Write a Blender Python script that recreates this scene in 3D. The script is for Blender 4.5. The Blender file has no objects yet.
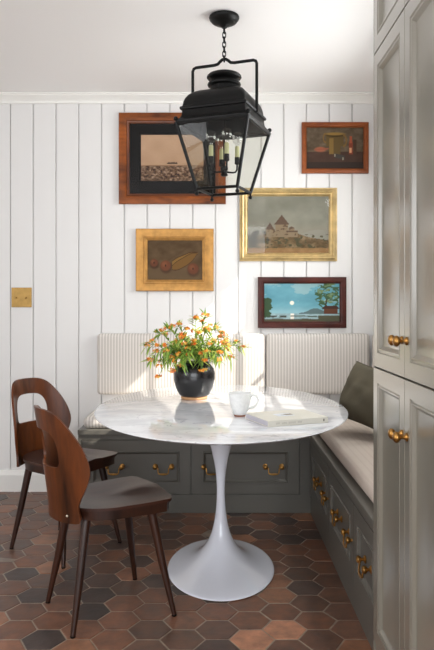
import bpy, bmesh, math, random
import numpy as np
from mathutils import Vector, Matrix, Euler
random.seed(7); RNG = np.random.default_rng(7)
PI = math.pi; D2R = math.pi / 180
SC = bpy.context.scene; COL = SC.collection

# ------------------------------------------------------------------ camera, light, exposure
cd = bpy.data.cameras.new('camera'); cam = bpy.data.objects.new('camera', cd); COL.objects.link(cam)
cam.location = (0, 0, 1.2); cam.rotation_euler = (PI / 2, 0, 0)
cd.sensor_fit = 'VERTICAL'; cd.sensor_height = 36; cd.lens = 36 * 660 / 650
cd.shift_y = -21 / 650; cd.shift_x = 1 / 650; cd.clip_start = 0.05
SC.camera = cam
SC.view_settings.view_transform = 'Standard'; SC.view_settings.look = 'None'
SC.view_settings.gamma = 1; SC.view_settings.exposure = -0.14
W = bpy.data.worlds.new('daylight'); SC.world = W; W.use_nodes = True
bgn = W.node_tree.nodes['Background']; bgn.inputs[0].default_value = (0.86, 0.93, 1.0, 1); bgn.inputs[1].default_value = 1.2
def sun_lamp(name, d, e, col, ang):
    l = bpy.data.lights.new(name, 'SUN'); l.energy = e; l.color = col; l.angle = ang
    o = bpy.data.objects.new(name, l); COL.objects.link(o); o.location = (4, 0, 5)
    o.rotation_euler = Vector(d).to_track_quat('-Z', 'Y').to_euler(); return o
sun_lamp('sun', (-1, .6, -1), 8.5, (1, .95, .86), 0.6 * D2R)
def area_lamp(name, loc, d, sx, sy, e, col):
    l = bpy.data.lights.new(name, 'AREA'); l.shape = 'RECTANGLE'; l.size = sx; l.size_y = sy; l.energy = e; l.color = col
    o = bpy.data.objects.new(name, l); COL.objects.link(o); o.location = loc
    o.rotation_euler = Vector(d).to_track_quat('-Z', 'Y').to_euler(); return o
area_lamp('side_window_daylight', (1.30, 3.06, 1.62), (-1, 0, -.55), 1.4, 1.2, 50, (.98, 1, 1))
area_lamp('rear_fill_light', (-.3, -1.75, 1.5), (0, 1, -.26), 2.6, 1.8, 82, (.92, .96, 1))  # unseen soft fill behind the camera, added to brighten the nook
area_lamp('left_fill_light', (-2.42, .95, 1.65), (1, .12, -.03), 1.3, .95, 26, (.98, .99, 1))  # added fill from the left, put in to lighten the cabinet face

# ------------------------------------------------------------------ materials
def lin(c): return tuple(((v / 255) / 12.92 if v <= 10 else (((v / 255) + .055) / 1.055) ** 2.4) for v in c)
def mat(name, rgb, rough=.5, metal=0, noise=0, nscale=20, bump=0, bscale=60, stretch=(1, 1, 1), coat=0, sheen=0, spec=.5):
    m = bpy.data.materials.new(name); m.use_nodes = True; nt = m.node_tree; N = nt.nodes; L = nt.links
    b = N['Principled BSDF']; c = lin(rgb)
    b.inputs['Base Color'].default_value = (*c, 1); b.inputs['Roughness'].default_value = rough; b.inputs['Metallic'].default_value = metal
    b.inputs['Coat Weight'].default_value = coat; b.inputs['Sheen Weight'].default_value = sheen; b.inputs['Specular IOR Level'].default_value = spec
    if noise or bump:
        tc = N.new('ShaderNodeTexCoord'); mp = N.new('ShaderNodeMapping'); mp.inputs['Scale'].default_value = stretch
        L.new(tc.outputs['Object'], mp.inputs['Vector'])
    if noise:
        n = N.new('ShaderNodeTexNoise'); n.inputs['Scale'].default_value = nscale; n.inputs['Detail'].default_value = 5
        L.new(mp.outputs[0], n.inputs['Vector'])
        r = N.new('ShaderNodeValToRGB'); r.color_ramp.elements[0].position = .3; r.color_ramp.elements[1].position = .7
        r.color_ramp.elements[0].color = (*[v * (1 - noise) for v in c], 1); r.color_ramp.elements[1].color = (*[min(1, v * (1 + noise)) for v in c], 1)
        L.new(n.outputs['Fac'], r.inputs[0]); L.new(r.outputs[0], b.inputs['Base Color'])
    if bump:
        n2 = N.new('ShaderNodeTexNoise'); n2.inputs['Scale'].default_value = bscale; n2.inputs['Detail'].default_value = 3
        L.new(mp.outputs[0], n2.inputs['Vector'])
        bp = N.new('ShaderNodeBump'); bp.inputs['Strength'].default_value = bump; bp.inputs['Distance'].default_value = .01
        L.new(n2.outputs['Fac'], bp.inputs['Height']); L.new(bp.outputs[0], b.inputs['Normal'])
    return m
def wood(name, dark, light, rough=.3, scale=6, stretch=(1, 1, .12), coat=.2, spec=.4):
    m = bpy.data.materials.new(name); m.use_nodes = True; nt = m.node_tree; N = nt.nodes; L = nt.links
    b = N['Principled BSDF']; b.inputs['Roughness'].default_value = rough; b.inputs['Specular IOR Level'].default_value = spec; b.inputs['Coat Weight'].default_value = coat; b.inputs['Coat Roughness'].default_value = .2
    tc = N.new('ShaderNodeTexCoord'); mp = N.new('ShaderNodeMapping'); mp.inputs['Scale'].default_value = stretch
    n = N.new('ShaderNodeTexNoise'); n.inputs['Scale'].default_value = scale; n.inputs['Detail'].default_value = 6; n.inputs['Distortion'].default_value = .8
    w = N.new('ShaderNodeTexNoise'); w.inputs['Scale'].default_value = scale * 9; w.inputs['Detail'].default_value = 3
    mx = N.new('ShaderNodeMath'); mx.operation = 'MULTIPLY_ADD'; mx.inputs[1].default_value = .3
    r = N.new('ShaderNodeValToRGB'); r.color_ramp.elements[0].position = .42; r.color_ramp.elements[1].position = .82
    r.color_ramp.elements[0].color = (*lin(dark), 1); r.color_ramp.elements[1].color = (*lin(light), 1)
    L.new(tc.outputs['Object'], mp.inputs['Vector']); L.new(mp.outputs[0], n.inputs['Vector']); L.new(mp.outputs[0], w.inputs['Vector'])
    L.new(w.outputs['Fac'], mx.inputs[0]); L.new(n.outputs['Fac'], mx.inputs[2]); L.new(mx.outputs[0], r.inputs[0]); L.new(r.outputs[0], b.inputs['Base Color'])
    return m
def attr_mat(name, rough=.5, noise=0, nscale=12, bump=0, bscale=25, coat=0, att='Col', rvar=0, spec=.5):
    m = bpy.data.materials.new(name); m.use_nodes = True; nt = m.node_tree; N = nt.nodes; L = nt.links
    b = N['Principled BSDF']; b.inputs['Roughness'].default_value = rough; b.inputs['Coat Weight'].default_value = coat; b.inputs['Specular IOR Level'].default_value = spec
    a = N.new('ShaderNodeAttribute'); a.attribute_name = att; src = a.outputs['Color']
    if noise or bump or rvar:
        tc = N.new('ShaderNodeTexCoord')
        n = N.new('ShaderNodeTexNoise'); n.inputs['Scale'].default_value = nscale; n.inputs['Detail'].default_value = 6; n.inputs['Roughness'].default_value = .6
        L.new(tc.outputs['Object'], n.inputs['Vector'])
    if noise:
        mr = N.new('ShaderNodeMapRange'); mr.inputs[1].default_value = .3; mr.inputs[2].default_value = .7; mr.inputs[3].default_value = 1 - noise; mr.inputs[4].default_value = 1 + noise
        L.new(n.outputs['Fac'], mr.inputs[0])
        mu = N.new('ShaderNodeMix'); mu.data_type = 'RGBA'; mu.blend_type = 'MULTIPLY'; mu.inputs[0].default_value = 1
        L.new(src, mu.inputs[6]); L.new(mr.outputs[0], mu.inputs[7]); src = mu.outputs[2]
    if rvar:
        mr2 = N.new('ShaderNodeMapRange'); mr2.inputs[1].default_value = .3; mr2.inputs[2].default_value = .7; mr2.inputs[3].default_value = rough - rvar; mr2.inputs[4].default_value = rough + rvar
        L.new(n.outputs['Fac'], mr2.inputs[0]); L.new(mr2.outputs[0], b.inputs['Roughness'])
    if bump:
        n2 = N.new('ShaderNodeTexNoise'); n2.inputs['Scale'].default_value = bscale; n2.inputs['Detail'].default_value = 3; L.new(tc.outputs['Object'], n2.inputs['Vector'])
        bp = N.new('ShaderNodeBump'); bp.inputs['Strength'].default_value = bump; bp.inputs['Distance'].default_value = .01
        L.new(n2.outputs['Fac'], bp.inputs['Height']); L.new(bp.outputs[0], b.inputs['Normal'])
    L.new(src, b.inputs['Base Color'])
    return m
def glass_mat(name, tint=(1, 1, 1), gloss=.12, rough=.02):
    m = bpy.data.materials.new(name); m.use_nodes = True; nt = m.node_tree; N = nt.nodes; L = nt.links
    N.remove(N['Principled BSDF']); out = N['Material Output']
    t = N.new('ShaderNodeBsdfTransparent'); t.inputs[0].default_value = (*tint, 1)
    g = N.new('ShaderNodeBsdfGlossy'); g.inputs['Roughness'].default_value = rough
    fr = N.new('ShaderNodeLayerWeight'); fr.inputs[0].default_value = .5
    pw = N.new('ShaderNodeMath'); pw.operation = 'POWER'; pw.inputs[1].default_value = 4.5; L.new(fr.outputs['Facing'], pw.inputs[0])
    ad = N.new('ShaderNodeMath'); ad.operation = 'MULTIPLY_ADD'; ad.inputs[1].default_value = .7; ad.inputs[2].default_value = gloss; ad.use_clamp = True
    mx = N.new('ShaderNodeMixShader')
    L.new(pw.outputs[0], ad.inputs[0]); L.new(ad.outputs[0], mx.inputs[0]); L.new(t.outputs[0], mx.inputs[1]); L.new(g.outputs[0], mx.inputs[2]); L.new(mx.outputs[0], out.inputs['Surface'])
    return m
def stripe_mat(name, base, line, pitch, axis='X', rough=.9, duty=.3):
    m = bpy.data.materials.new(name); m.use_nodes = True; nt = m.node_tree; N = nt.nodes; L = nt.links
    b = N['Principled BSDF']; b.inputs['Roughness'].default_value = rough; b.inputs['Specular IOR Level'].default_value = .2
    tc = N.new('ShaderNodeTexCoord'); sx = N.new('ShaderNodeSeparateXYZ'); L.new(tc.outputs['Object'], sx.inputs[0])
    d = N.new('ShaderNodeMath'); d.operation = 'DIVIDE'; d.inputs[1].default_value = pitch; L.new(sx.outputs[axis], d.inputs[0])
    f = N.new('ShaderNodeMath'); f.operation = 'FRACT'; L.new(d.outputs[0], f.inputs[0])
    r = N.new('ShaderNodeValToRGB'); e = r.color_ramp.elements
    e[0].position = 0; e[0].color = (*lin(base), 1); e[1].position = 1; e[1].color = (*lin(base), 1)
    for p, c in ((.5 - duty / 2 - .06, base), (.5 - duty / 2, line), (.5 + duty / 2, line), (.5 + duty / 2 + .06, base)):
        q = e.new(p); q.color = (*lin(c), 1)
    L.new(f.outputs[0], r.inputs[0]); L.new(r.outputs[0], b.inputs['Base Color'])
    n2 = N.new('ShaderNodeTexNoise'); n2.inputs['Scale'].default_value = 9; n2.inputs['Detail'].default_value = 3; L.new(tc.outputs['Object'], n2.inputs['Vector'])
    bp = N.new('ShaderNodeBump'); bp.inputs['Strength'].default_value = .35; bp.inputs['Distance'].default_value = .02
    L.new(n2.outputs['Fac'], bp.inputs['Height']); L.new(bp.outputs[0], b.inputs['Normal'])
    return m
M_wall = mat('white_paint', (231, 229, 227), .55)
M_ceil = mat('ceiling_paint', (246, 243, 241), .8)
M_trim = mat('trim_paint', (240, 238, 233), .45)
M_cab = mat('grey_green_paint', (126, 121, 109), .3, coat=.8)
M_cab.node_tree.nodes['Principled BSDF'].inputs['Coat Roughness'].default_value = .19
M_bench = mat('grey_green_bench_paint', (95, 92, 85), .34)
M_gap = mat('dark_gap', (30, 30, 27), .8)
M_brass = mat('aged_brass', (172, 128, 70), .3, metal=1, noise=.25, nscale=60)
M_plate = mat('unlacquered_brass', (176, 142, 84), .5, metal=.8, noise=.16, nscale=30)
M_black = mat('black_iron', (10, 9.5, 9), .42, spec=.22)
M_marble = None
M_lacq = mat('white_lacquer', (236, 238, 247), .14, coat=.5)
M_stripe = stripe_mat('striped_ticking', (222, 216, 209), (190, 182, 175), .0188)
M_seat = stripe_mat('pale_striped_linen', (206, 193, 181), (201, 187, 175), .03, 'X', duty=.2)
M_pillow = mat('dark_olive_velvet', (86, 80, 66), .9, noise=.14, nscale=9, bump=.4, bscale=14, spec=.2)
M_seatwood = wood('dark_walnut_seat', (36, 17, 11), (68, 37, 26), .38, 7, (.3, 2.2, 1), .12)
M_backwood = wood('walnut_back', (32, 14, 5), (104, 53, 21), .36, 7, (1, 1, .14), .08, .3)
M_legwood = wood('dark_walnut_leg', (24, 12, 8), (58, 29, 16), .34, 9, (1, 1, .12), .3)
M_glass = glass_mat('lantern_glass', (.92, .925, .89), .02)
M_wglass = glass_mat('window_glass', (1, 1, 1), .04)
M_bulb = glass_mat('bulb_glass', (.97, .97, .96), .1)
M_candle = mat('olive_cream_sleeve', (174, 172, 128), .5)
M_filament = mat('filament', (190, 180, 160), .3, metal=.8)
M_pot = mat('black_glaze', (22, 21, 23), .25, noise=.3, nscale=10, coat=.25)
M_clay = mat('bare_clay', (196, 150, 108), .85)
M_soil = mat('dark_inside', (22, 20, 18), .9)
M_leaf = attr_mat('leaf_green', .45); M_bloom = attr_mat('petals', .6); M_stem = mat('stem_green', (104, 132, 60), .55)
M_mug = mat('speckled_stoneware', (226, 226, 224), .35, noise=.06, nscale=90)
M_mugfoot = mat('terracotta_foot', (138, 84, 60), .8)
M_cover = mat('cream_cloth_cover', (206, 202, 190), .75); M_pages = mat('page_edges', (184, 180, 188), .9)
M_ink = mat('grey_ink', (150, 145, 135), .8); M_ink2 = mat('dark_ink', (92, 86, 78), .8)

def marble():
    m = bpy.data.materials.new('white_marble'); m.use_nodes = True; nt = m.node_tree; N = nt.nodes; L = nt.links
    b = N['Principled BSDF']; b.inputs['Roughness'].default_value = .09; b.inputs['Coat Weight'].default_value = .6; b.inputs['Coat Roughness'].default_value = .04
    tc = N.new('ShaderNodeTexCoord'); mp = N.new('ShaderNodeMapping'); mp.inputs['Rotation'].default_value = (0, 0, .6); mp.inputs['Scale'].default_value = (1, 2.4, 1)
    n = N.new('ShaderNodeTexNoise'); n.inputs['Scale'].default_value = 3.2; n.inputs['Detail'].default_value = 9; n.inputs['Distortion'].default_value = 1.2
    L.new(tc.outputs['Object'], mp.inputs[0]); L.new(mp.outputs[0], n.inputs['Vector'])
    r = N.new('ShaderNodeValToRGB'); e = r.color_ramp.elements
    e[0].position = .36; e[0].color = (*lin((204, 205, 209)), 1); e[1].position = .62; e[1].color = (*lin((228, 229, 231)), 1)
    q = e.new(.485); q.color = (*lin((224, 225, 227)), 1); q = e.new(.5); q.color = (*lin((184, 186, 192)), 1); q = e.new(.515); q.color = (*lin((226, 226, 229)), 1)
    L.new(n.outputs['Fac'], r.inputs[0]); L.new(r.outputs[0], b.inputs['Base Color'])
    return m
M_marble = marble()

# ------------------------------------------------------------------ mesh helpers
class MB:
    def __init__(s): s.bm = bmesh.new(); s.col = None
    def box(s, x0, x1, y0, y1, z0, z1, bev=0, seg=2):
        r = bmesh.ops.create_cube(s.bm, size=1)
        for v in r['verts']: v.co = Vector(((x0 + x1) / 2 + v.co.x * (x1 - x0), (y0 + y1) / 2 + v.co.y * (y1 - y0), (z0 + z1) / 2 + v.co.z * (z1 - z0)))
        if bev:
            es = list({e for v in r['verts'] for e in v.link_edges})
            bmesh.ops.bevel(s.bm, geom=es, offset=bev, segments=seg, profile=.5, affect='EDGES')
        return s
    def lathe(s, prof, n=32, c=(0, 0, 0), axis='Z', sx=1, sy=1, cap=True):
        rings = []
        for r, z in prof:
            ring = []
            for k in range(n):
                a = 2 * PI * k / n; p = (r * math.cos(a) * sx, r * math.sin(a) * sy, z)
                if axis == 'Y': p = (p[0], p[2], p[1])
                if axis == 'X': p = (p[2], p[0], p[1])
                ring.append(s.bm.verts.new((p[0] + c[0], p[1] + c[1], p[2] + c[2])))
            rings.append(ring)
        for a, b in zip(rings, rings[1:]):
            for k in range(n): s.bm.faces.new((a[k], a[(k + 1) % n], b[(k + 1) % n], b[k]))
        if cap: s.bm.faces.new(rings[0][::-1]); s.bm.faces.new(rings[-1])
        return s
    def sphere(s, c, r, u=12, v=8, sc=(1, 1, 1)):
        m = Matrix.Translation(c) @ Matrix.Diagonal((*sc, 1)); bmesh.ops.create_uvsphere(s.bm, u_segments=u, v_segments=v, radius=r, matrix=m); return s
    def tube(s, pts, rad, n=8, closed=False, cap=True):
        pts = [Vector(p) for p in pts]; k = len(pts); rad = rad if isinstance(rad, (list, tuple)) else [rad] * k
        rings = []; up = None
        for i, p in enumerate(pts):
            a = pts[i - 1] if (i or closed) else p; b = pts[(i + 1) % k] if (i < k - 1 or closed) else p
            t = (b - a).normalized()
            if up is None: up = Vector((0, 0, 1)) if abs(t.z) < .9 else Vector((1, 0, 0))
            x = (up - t * up.dot(t)).normalized(); y = t.cross(x); up = x
            rings.append([s.bm.verts.new(p + (x * math.cos(2 * PI * j / n) + y * math.sin(2 * PI * j / n)) * rad[i]) for j in range(n)])
        for i in range(k if closed else k - 1):
            a, b = rings[i], rings[(i + 1) % k]
            for j in range(n): s.bm.faces.new((a[j], a[(j + 1) % n], b[(j + 1) % n], b[j]))
        if cap and not closed: s.bm.faces.new(rings[0][::-1]); s.bm.faces.new(rings[-1])
        return s
    def rings(s, loops, cap0=False, cap1=False):
        rs = [[s.bm.verts.new(p) for p in l] for l in loops]; n = len(rs[0])
        for a, b in zip(rs, rs[1:]):
            for j in range(n):
                s.bm.faces.new((a[j], a[(j + 1) % n], b[(j + 1) % n], b[j]))
        if cap0: s.bm.faces.new(rs[0][::-1])
        if cap1: s.bm.faces.new(rs[-1])
        return s
    def panel(s, x0, x1, z0, z1, prof, y=0, cap=True, back=True):
        """nested rectangles facing -y: prof = [(inset, depth towards the viewer)]"""
        L = [[(x0 + i, y - d, z0 + i), (x1 - i, y - d, z0 + i), (x1 - i, y - d, z1 - i), (x0 + i, y - d, z1 - i)] for i, d in prof]
        return s.rings(L, back, cap)
    def prism(s, pts, d0, d1, plane='XZ'):
        def P(a, b, d): return (a, d, b) if plane == 'XZ' else ((a, b, d) if plane == 'XY' else (d, a, b))
        return s.rings([[P(a, b, d0) for a, b in pts], [P(a, b, d1) for a, b in pts]], True, True)
    def build(s, name, m, parent=None, smooth=False, angle=40):
        bmesh.ops.recalc_face_normals(s.bm, faces=s.bm.faces)
        me = bpy.data.meshes.new(name); s.bm.to_mesh(me); s.bm.free()
        if m: me.materials.append(m)
        o = bpy.data.objects.new(name, me); COL.objects.link(o)
        if parent: o.parent = parent
        if smooth:
            for p in me.polygons: p.use_smooth = True
            try: me.set_sharp_from_angle(angle=angle * D2R)
            except Exception: pass
        return o
def thing(name, label, cat, loc=(0, 0, 0), rz=0, group=None):
    o = bpy.data.objects.new(name, None); COL.objects.link(o); o.location = loc; o.rotation_euler = (0, 0, rz); o.empty_display_size = .1
    return tag(o, label, cat, group)
def tag(o, label, cat, group=None, kind=None):
    o['label'] = label; o['category'] = cat
    if group: o['group'] = group
    if kind: o['kind'] = kind
    return o
def struct(o): o['kind'] = 'structure'; return o
def mod(o, kind, **kw):
    m = o.modifiers.new(kind.lower(), kind)
    for k, v in kw.items(): setattr(m, k, v)
    return o
def dup(o, parent=None, loc=None):
    c = o.copy(); COL.objects.link(c)
    if parent: c.parent = parent
    if loc is not None: c.location = loc
    for ch in list(o.children): dup(ch, c)
    return c
def pmesh(name, V, F, m, parent=None, cols=None, smooth=False, facecol=None):
    me = bpy.data.meshes.new(name); me.from_pydata([tuple(v) for v in V], [], [tuple(f) for f in F]); me.update()
    if cols is not None:
        a = me.color_attributes.new('Col', 'FLOAT_COLOR', 'POINT'); a.data.foreach_set('color', np.c_[cols, np.ones(len(cols))].astype(np.float32).ravel())
    if facecol is not None:
        a = me.color_attributes.new('Col', 'FLOAT_COLOR', 'CORNER')
        arr = np.concatenate([np.tile([*c, 1.], (len(f), 1)) for c, f in zip(facecol, F)]); a.data.foreach_set('color', arr.astype(np.float32).ravel())
    me.materials.append(m); o = bpy.data.objects.new(name, me); COL.objects.link(o)
    if parent: o.parent = parent
    if smooth:
        for p in me.polygons: p.use_smooth = True
    return o

# ------------------------------------------------------------------ room shell
YB, XR, XL, YF, ZC = 4.235, 1.05, -2.3, -1.7, 2.54
# floor: hexagonal terracotta tiles in one mesh over grout
def floor():
    V, F, C = [], [], []
    P = .1435; s = P / math.sqrt(3); g = .0030
    pal = [(126, 84, 62), (114, 76, 57), (102, 71, 56), (94, 68, 55), (80, 61, 53), (68, 55, 50), (142, 98, 72), (108, 76, 60)]
    pw = np.array([3, 3.2, 3, 2.4, 2.2, 1.8, 1.6, 2]); pw /= pw.sum()
    x0, y0 = .253, 2.434
    for i in range(-22, 8):
        for j in range(-30, 16):
            cx = x0 + i * 1.5 * s; cy = y0 + (j + (.5 if i % 2 else 0)) * P
            if not (XL - .1 < cx < XR + .1 and YF - .1 < cy < YB + .1): continue
            b = len(V); dz = RNG.normal() * .0006; tx, ty = RNG.normal(size=2) * .004
            for rr, z in ((s - g, -.0035), (s - g, -.001), (s - g - .0035, .0)):
                for k in range(6):
                    a = k * PI / 3; px = rr * math.cos(a); py = rr * math.sin(a)
                    V.append((cx + px, cy + py, z + dz * (z > -.003) + (tx * px + ty * py) * (z > -.003)))
            c = np.array(lin(pal[RNG.choice(8, p=pw)])) * RNG.uniform(.86, 1.14)
            if (i, j) in ((0, 0), (-1, -1)): c = np.array(lin((172, 120, 92)))
            for q in range(2):
                for k in range(6): F.append((b + q * 6 + k, b + q * 6 + (k + 1) % 6, b + q * 6 + 6 + (k + 1) % 6, b + q * 6 + 6 + k)); C.append(c)
            F.append(tuple(b + 12 + k for k in range(6))); C.append(c)
    b = len(V); V += [(XL - .1, YF - .1, -.0015), (XR + .2, YF - .1, -.0015), (XR + .2, YB + .1, -.0015), (XL - .1, YB + .1, -.0015)]
    F.append((b, b + 1, b + 2, b + 3)); C.append(np.array(lin((142, 128, 112))))
    return struct(pmesh('floor', V, F, attr_mat('terracotta_tile',   .38, noise=.42, nscale=14, bump=.22, bscale=16, rvar=.1), facecol=C))
floor()
m = MB(); m.box(XL - .1, XR + .2, YF - .1, YB + .1, ZC, ZC + .06); struct(m.build('ceiling', M_ceil))
# tongue-and-groove boards on the back wall
m = MB(); m.box(XL - .1, XR + .2, YB + .014, YB + .1, -.02, ZC + .02)
x = -1.319 - .1461 * 8
while x < XR:
    a, b = x + .0032, min(x + .1461 - .0032, XR + .1)
    m.prism([(a, YB + .02), (a, YB + .002), (a + .002, YB), (b - .002, YB), (b, YB + .002), (b, YB + .02)], 0.0, ZC, 'XY')
    x += .1461
struct(m.build('wall_back', M_wall))
# right wall with the nook window
WY0, WY1, WZ0, WZ1 = 2.40, 3.73, 1.36, 2.40
m = MB()
m.box(XR, XR + .12, YF - .1, WY0, -.02, ZC + .02); m.box(XR, XR + .12, WY1, YB + .1, -.02, ZC + .02)
m.box(XR, XR + .12, WY0, WY1, -.02, WZ0); m.box(XR, XR + .12, WY0, WY1, WZ1, ZC + .02)
struct(m.build('wall_right', M_wall))
win = bpy.data.objects.new('window_1', None); COL.objects.link(win); win.location = (XR, 0, 0); struct(win)
m = MB()
for a, b in ((WY0, WY0 + .04), (WY1 - .04, WY1)): m.box(.04, .09, a, b, WZ0, WZ1)
for a, b in ((WZ0, WZ0 + .05), (WZ1 - .04, WZ1)): m.box(.042, .088, WY0, WY1, a, b)
m.build('window_frame', M_trim, win)
m = MB()
for y in (3.575, 3.24, 2.905, 2.57): m.box(.055, .075, y - .011, y + .011, WZ0, WZ1)
for z in (1.57, 1.98): m.box(.057, .073, WY0, WY1, z - .011, z + .011)
m.build('muntins', M_trim, win)
m = MB(); m.box(.063, .066, WY0 + .01, WY1 - .01, WZ0 + .01, WZ1 - .01); m.build('window_pane', M_wglass, win)
m = MB(); m.box(-.03, .045, WY0 - .03, WY1 + .03, WZ0 - .03, WZ0 - .001, .004); m.build('window_sill', M_trim, win)
m = MB()
m.box(XL - .12, XL, YF - .1, .25, -.02, ZC + .02); m.box(XL - .12, XL, 1.65, YB + .1, -.02, ZC + .02); m.box(XL - .12, XL, .25, 1.65, -.02, 1.12); m.box(XL - .12, XL, .25, 1.65, 2.15, ZC + .02)  # opening made up to let the left fill light in
struct(m.build('wall_left', M_wall))
m = MB()
m.box(XL, XR, YF - .1, YF, -.02, .6); m.box(XL, XR, YF - .1, YF, 2.45, ZC + .02); m.box(XL, -1.65, YF - .1, YF, .6, 2.45); m.box(XR - .02, XR, YF - .1, YF, .6, 2.45)  # wide opening made up to let the rear fill light through
struct(m.build('wall_front', M_wall))
# crown moulding and baseboard
def crown_prof(y, s=1): return [(y + .01, 2.484), (y - .012 * s, 2.484), (y - .014 * s, 2.50), (y - .022 * s, 2.507), (y - .034 * s, 2.516), (y - .05 * s, 2.525), (y - .052 * s, 2.532), (y - .060 * s, 2.534), (y - .060 * s, ZC + .01), (y + .01, ZC + .01)]
m = MB(); m.prism(crown_prof(YB), XL, XR, 'YZ'); struct(m.build('trim_1', M_trim))
m = MB(); m.rings([[(p, y, z) for p, z in crown_prof(XR)] for y in (2.19, YB - .001)], True, True); struct(m.build('trim_2', M_trim))
m = MB(); m.prism([(YB + .005, -.003), (YB - .018, -.003), (YB - .018, .105), (YB - .014, .118), (YB - .008, .134), (YB + .005, .136)], XL, -.80, 'YZ')
struct(m.build('baseboard_back', M_trim))

# ------------------------------------------------------------------ benches and cabinet
def pull_parts(parent, loc):
    """brass bail pull facing -y: two ball posts and a drop handle"""
    o = bpy.data.objects.new('drawer_pull', None)
    m = MB(); w = .047
    for s in (-1, 1):
        m.lathe([(.0145, 0), (.015, -.003), (.011, -.006), (.006, -.009), (.006, -.014), (.011, -.018), (.0145, -.024), (.0135, -.030), (.008, -.034), (.002, -.0355)], 16, (s * w, 0, 0), 'Y')
    pts = [(-w + .004, -.022, -.003), (-.031, -.024, -.006), (-.030, -.027, -.022), (-.028, -.028, -.035), (-.018, -.029, -.039), (0, -.029, -.0395), (.018, -.029, -.039), (.028, -.028, -.035), (.030, -.027, -.022), (.031, -.024, -.006), (w - .004, -.022, -.003)]
    m.tube(pts, [.0035, .0035, .0035, .0035, .0045, .0062, .0045, .0035, .0035, .0035, .0035], 8)
    o2 = m.build('drawer_pull', M_brass, parent, True); o2.location = loc; o2['label'] = 'aged brass bail handle'
    return o2
DRAWER = [(0, -.018), (0, 0), (.062, 0), (.064, .0035), (.069, .0035), (.072, -.003), (.079, -.009), (.081, -.010)]
PULL = [None]
def bench(t, L, drawers, x_c0, stile_end, endL=0):
    """front at local y=0 facing -y; lid overhangs; drawers = [(x0,x1,[pull x])]"""
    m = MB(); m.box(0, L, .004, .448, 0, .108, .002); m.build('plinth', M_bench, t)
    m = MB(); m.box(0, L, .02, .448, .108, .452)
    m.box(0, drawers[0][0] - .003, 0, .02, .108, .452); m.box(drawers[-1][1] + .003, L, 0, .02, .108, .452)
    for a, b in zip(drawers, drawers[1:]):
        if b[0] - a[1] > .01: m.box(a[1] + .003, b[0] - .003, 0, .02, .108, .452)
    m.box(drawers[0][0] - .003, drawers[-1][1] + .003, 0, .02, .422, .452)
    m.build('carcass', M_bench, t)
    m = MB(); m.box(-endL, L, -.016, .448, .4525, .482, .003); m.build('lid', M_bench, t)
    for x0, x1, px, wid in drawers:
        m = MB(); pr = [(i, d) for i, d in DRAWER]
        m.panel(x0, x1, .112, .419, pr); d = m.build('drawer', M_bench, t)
        for p in px:
            if PULL[0] is None: PULL[0] = pull_parts(d, (p, 0.0085, .268))
            else: dup(PULL[0], d, (p, .0085, .268))
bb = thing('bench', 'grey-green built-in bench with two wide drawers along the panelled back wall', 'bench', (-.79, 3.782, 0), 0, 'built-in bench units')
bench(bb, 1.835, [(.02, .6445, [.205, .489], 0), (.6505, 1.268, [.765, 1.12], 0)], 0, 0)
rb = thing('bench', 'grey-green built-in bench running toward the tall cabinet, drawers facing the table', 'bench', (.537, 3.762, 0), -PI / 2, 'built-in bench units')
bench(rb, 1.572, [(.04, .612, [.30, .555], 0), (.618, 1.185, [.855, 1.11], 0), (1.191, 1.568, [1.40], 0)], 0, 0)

# tall cabinet (front faces the table, far end at y=2.179)
tc = thing('tall_cabinet', 'tall grey-green panelled cupboard with brass knobs in the right foreground', 'cabinet', (.52, 2.179, 0), -PI / 2)
CL = .76
m = MB(); m.box(0, CL, .022, .525, 0, 2.538); m.box(0, CL, .004, .022, 0, .09)
m.box(0, .004, .0, .022, 0, 2.538); m.build('carcass', M_cab, tc)
DOOR = [(0, -.02), (0, -.0012), (.0012, 0), (.046, 0), (.0485, -.0045), (.0525, -.0045), (.0555, -.0005), (.0595, -.001), (.066, -.0085), (.07, -.0115), (.074, -.0125)]
KN = [None]
def knob(parent, loc):
    if KN[0] is None:
        m = MB(); m.lathe([(.0115, 0), (.0118, -.003), (.0085, -.006), (.005, -.010), (.005, -.016), (.008, -.020), (.013, -.0235), (.0155, -.028), (.0148, -.033), (.0105, -.0375), (.005, -.0395), (.001, -.040)], 20, (0, 0, 0), 'Y')
        o = m.build('knob', M_brass, parent, True); o.location = loc; o['label'] = 'round aged brass knob'; KN[0] = o
    else: dup(KN[0], parent, loc)
for z0, z1, kz in ((.095, .9915, .8375), (.9965, 2.0165, 1.099), (2.0205, 2.52, None)):
    for x0, x1, kx in ((.004, .3575, .3575 - .022), (.3605, .715, .3605 + .024)):
        m = MB(); m.panel(x0, x1, z0, z1, DOOR); d = m.build('door', M_cab, tc, True, 20)
        if kz: knob(d, (kx, 0, kz))
m = MB(); m.box(.717, CL, 0, .022, .09, 2.538); m.build('end_stile', M_cab, tc)

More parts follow.
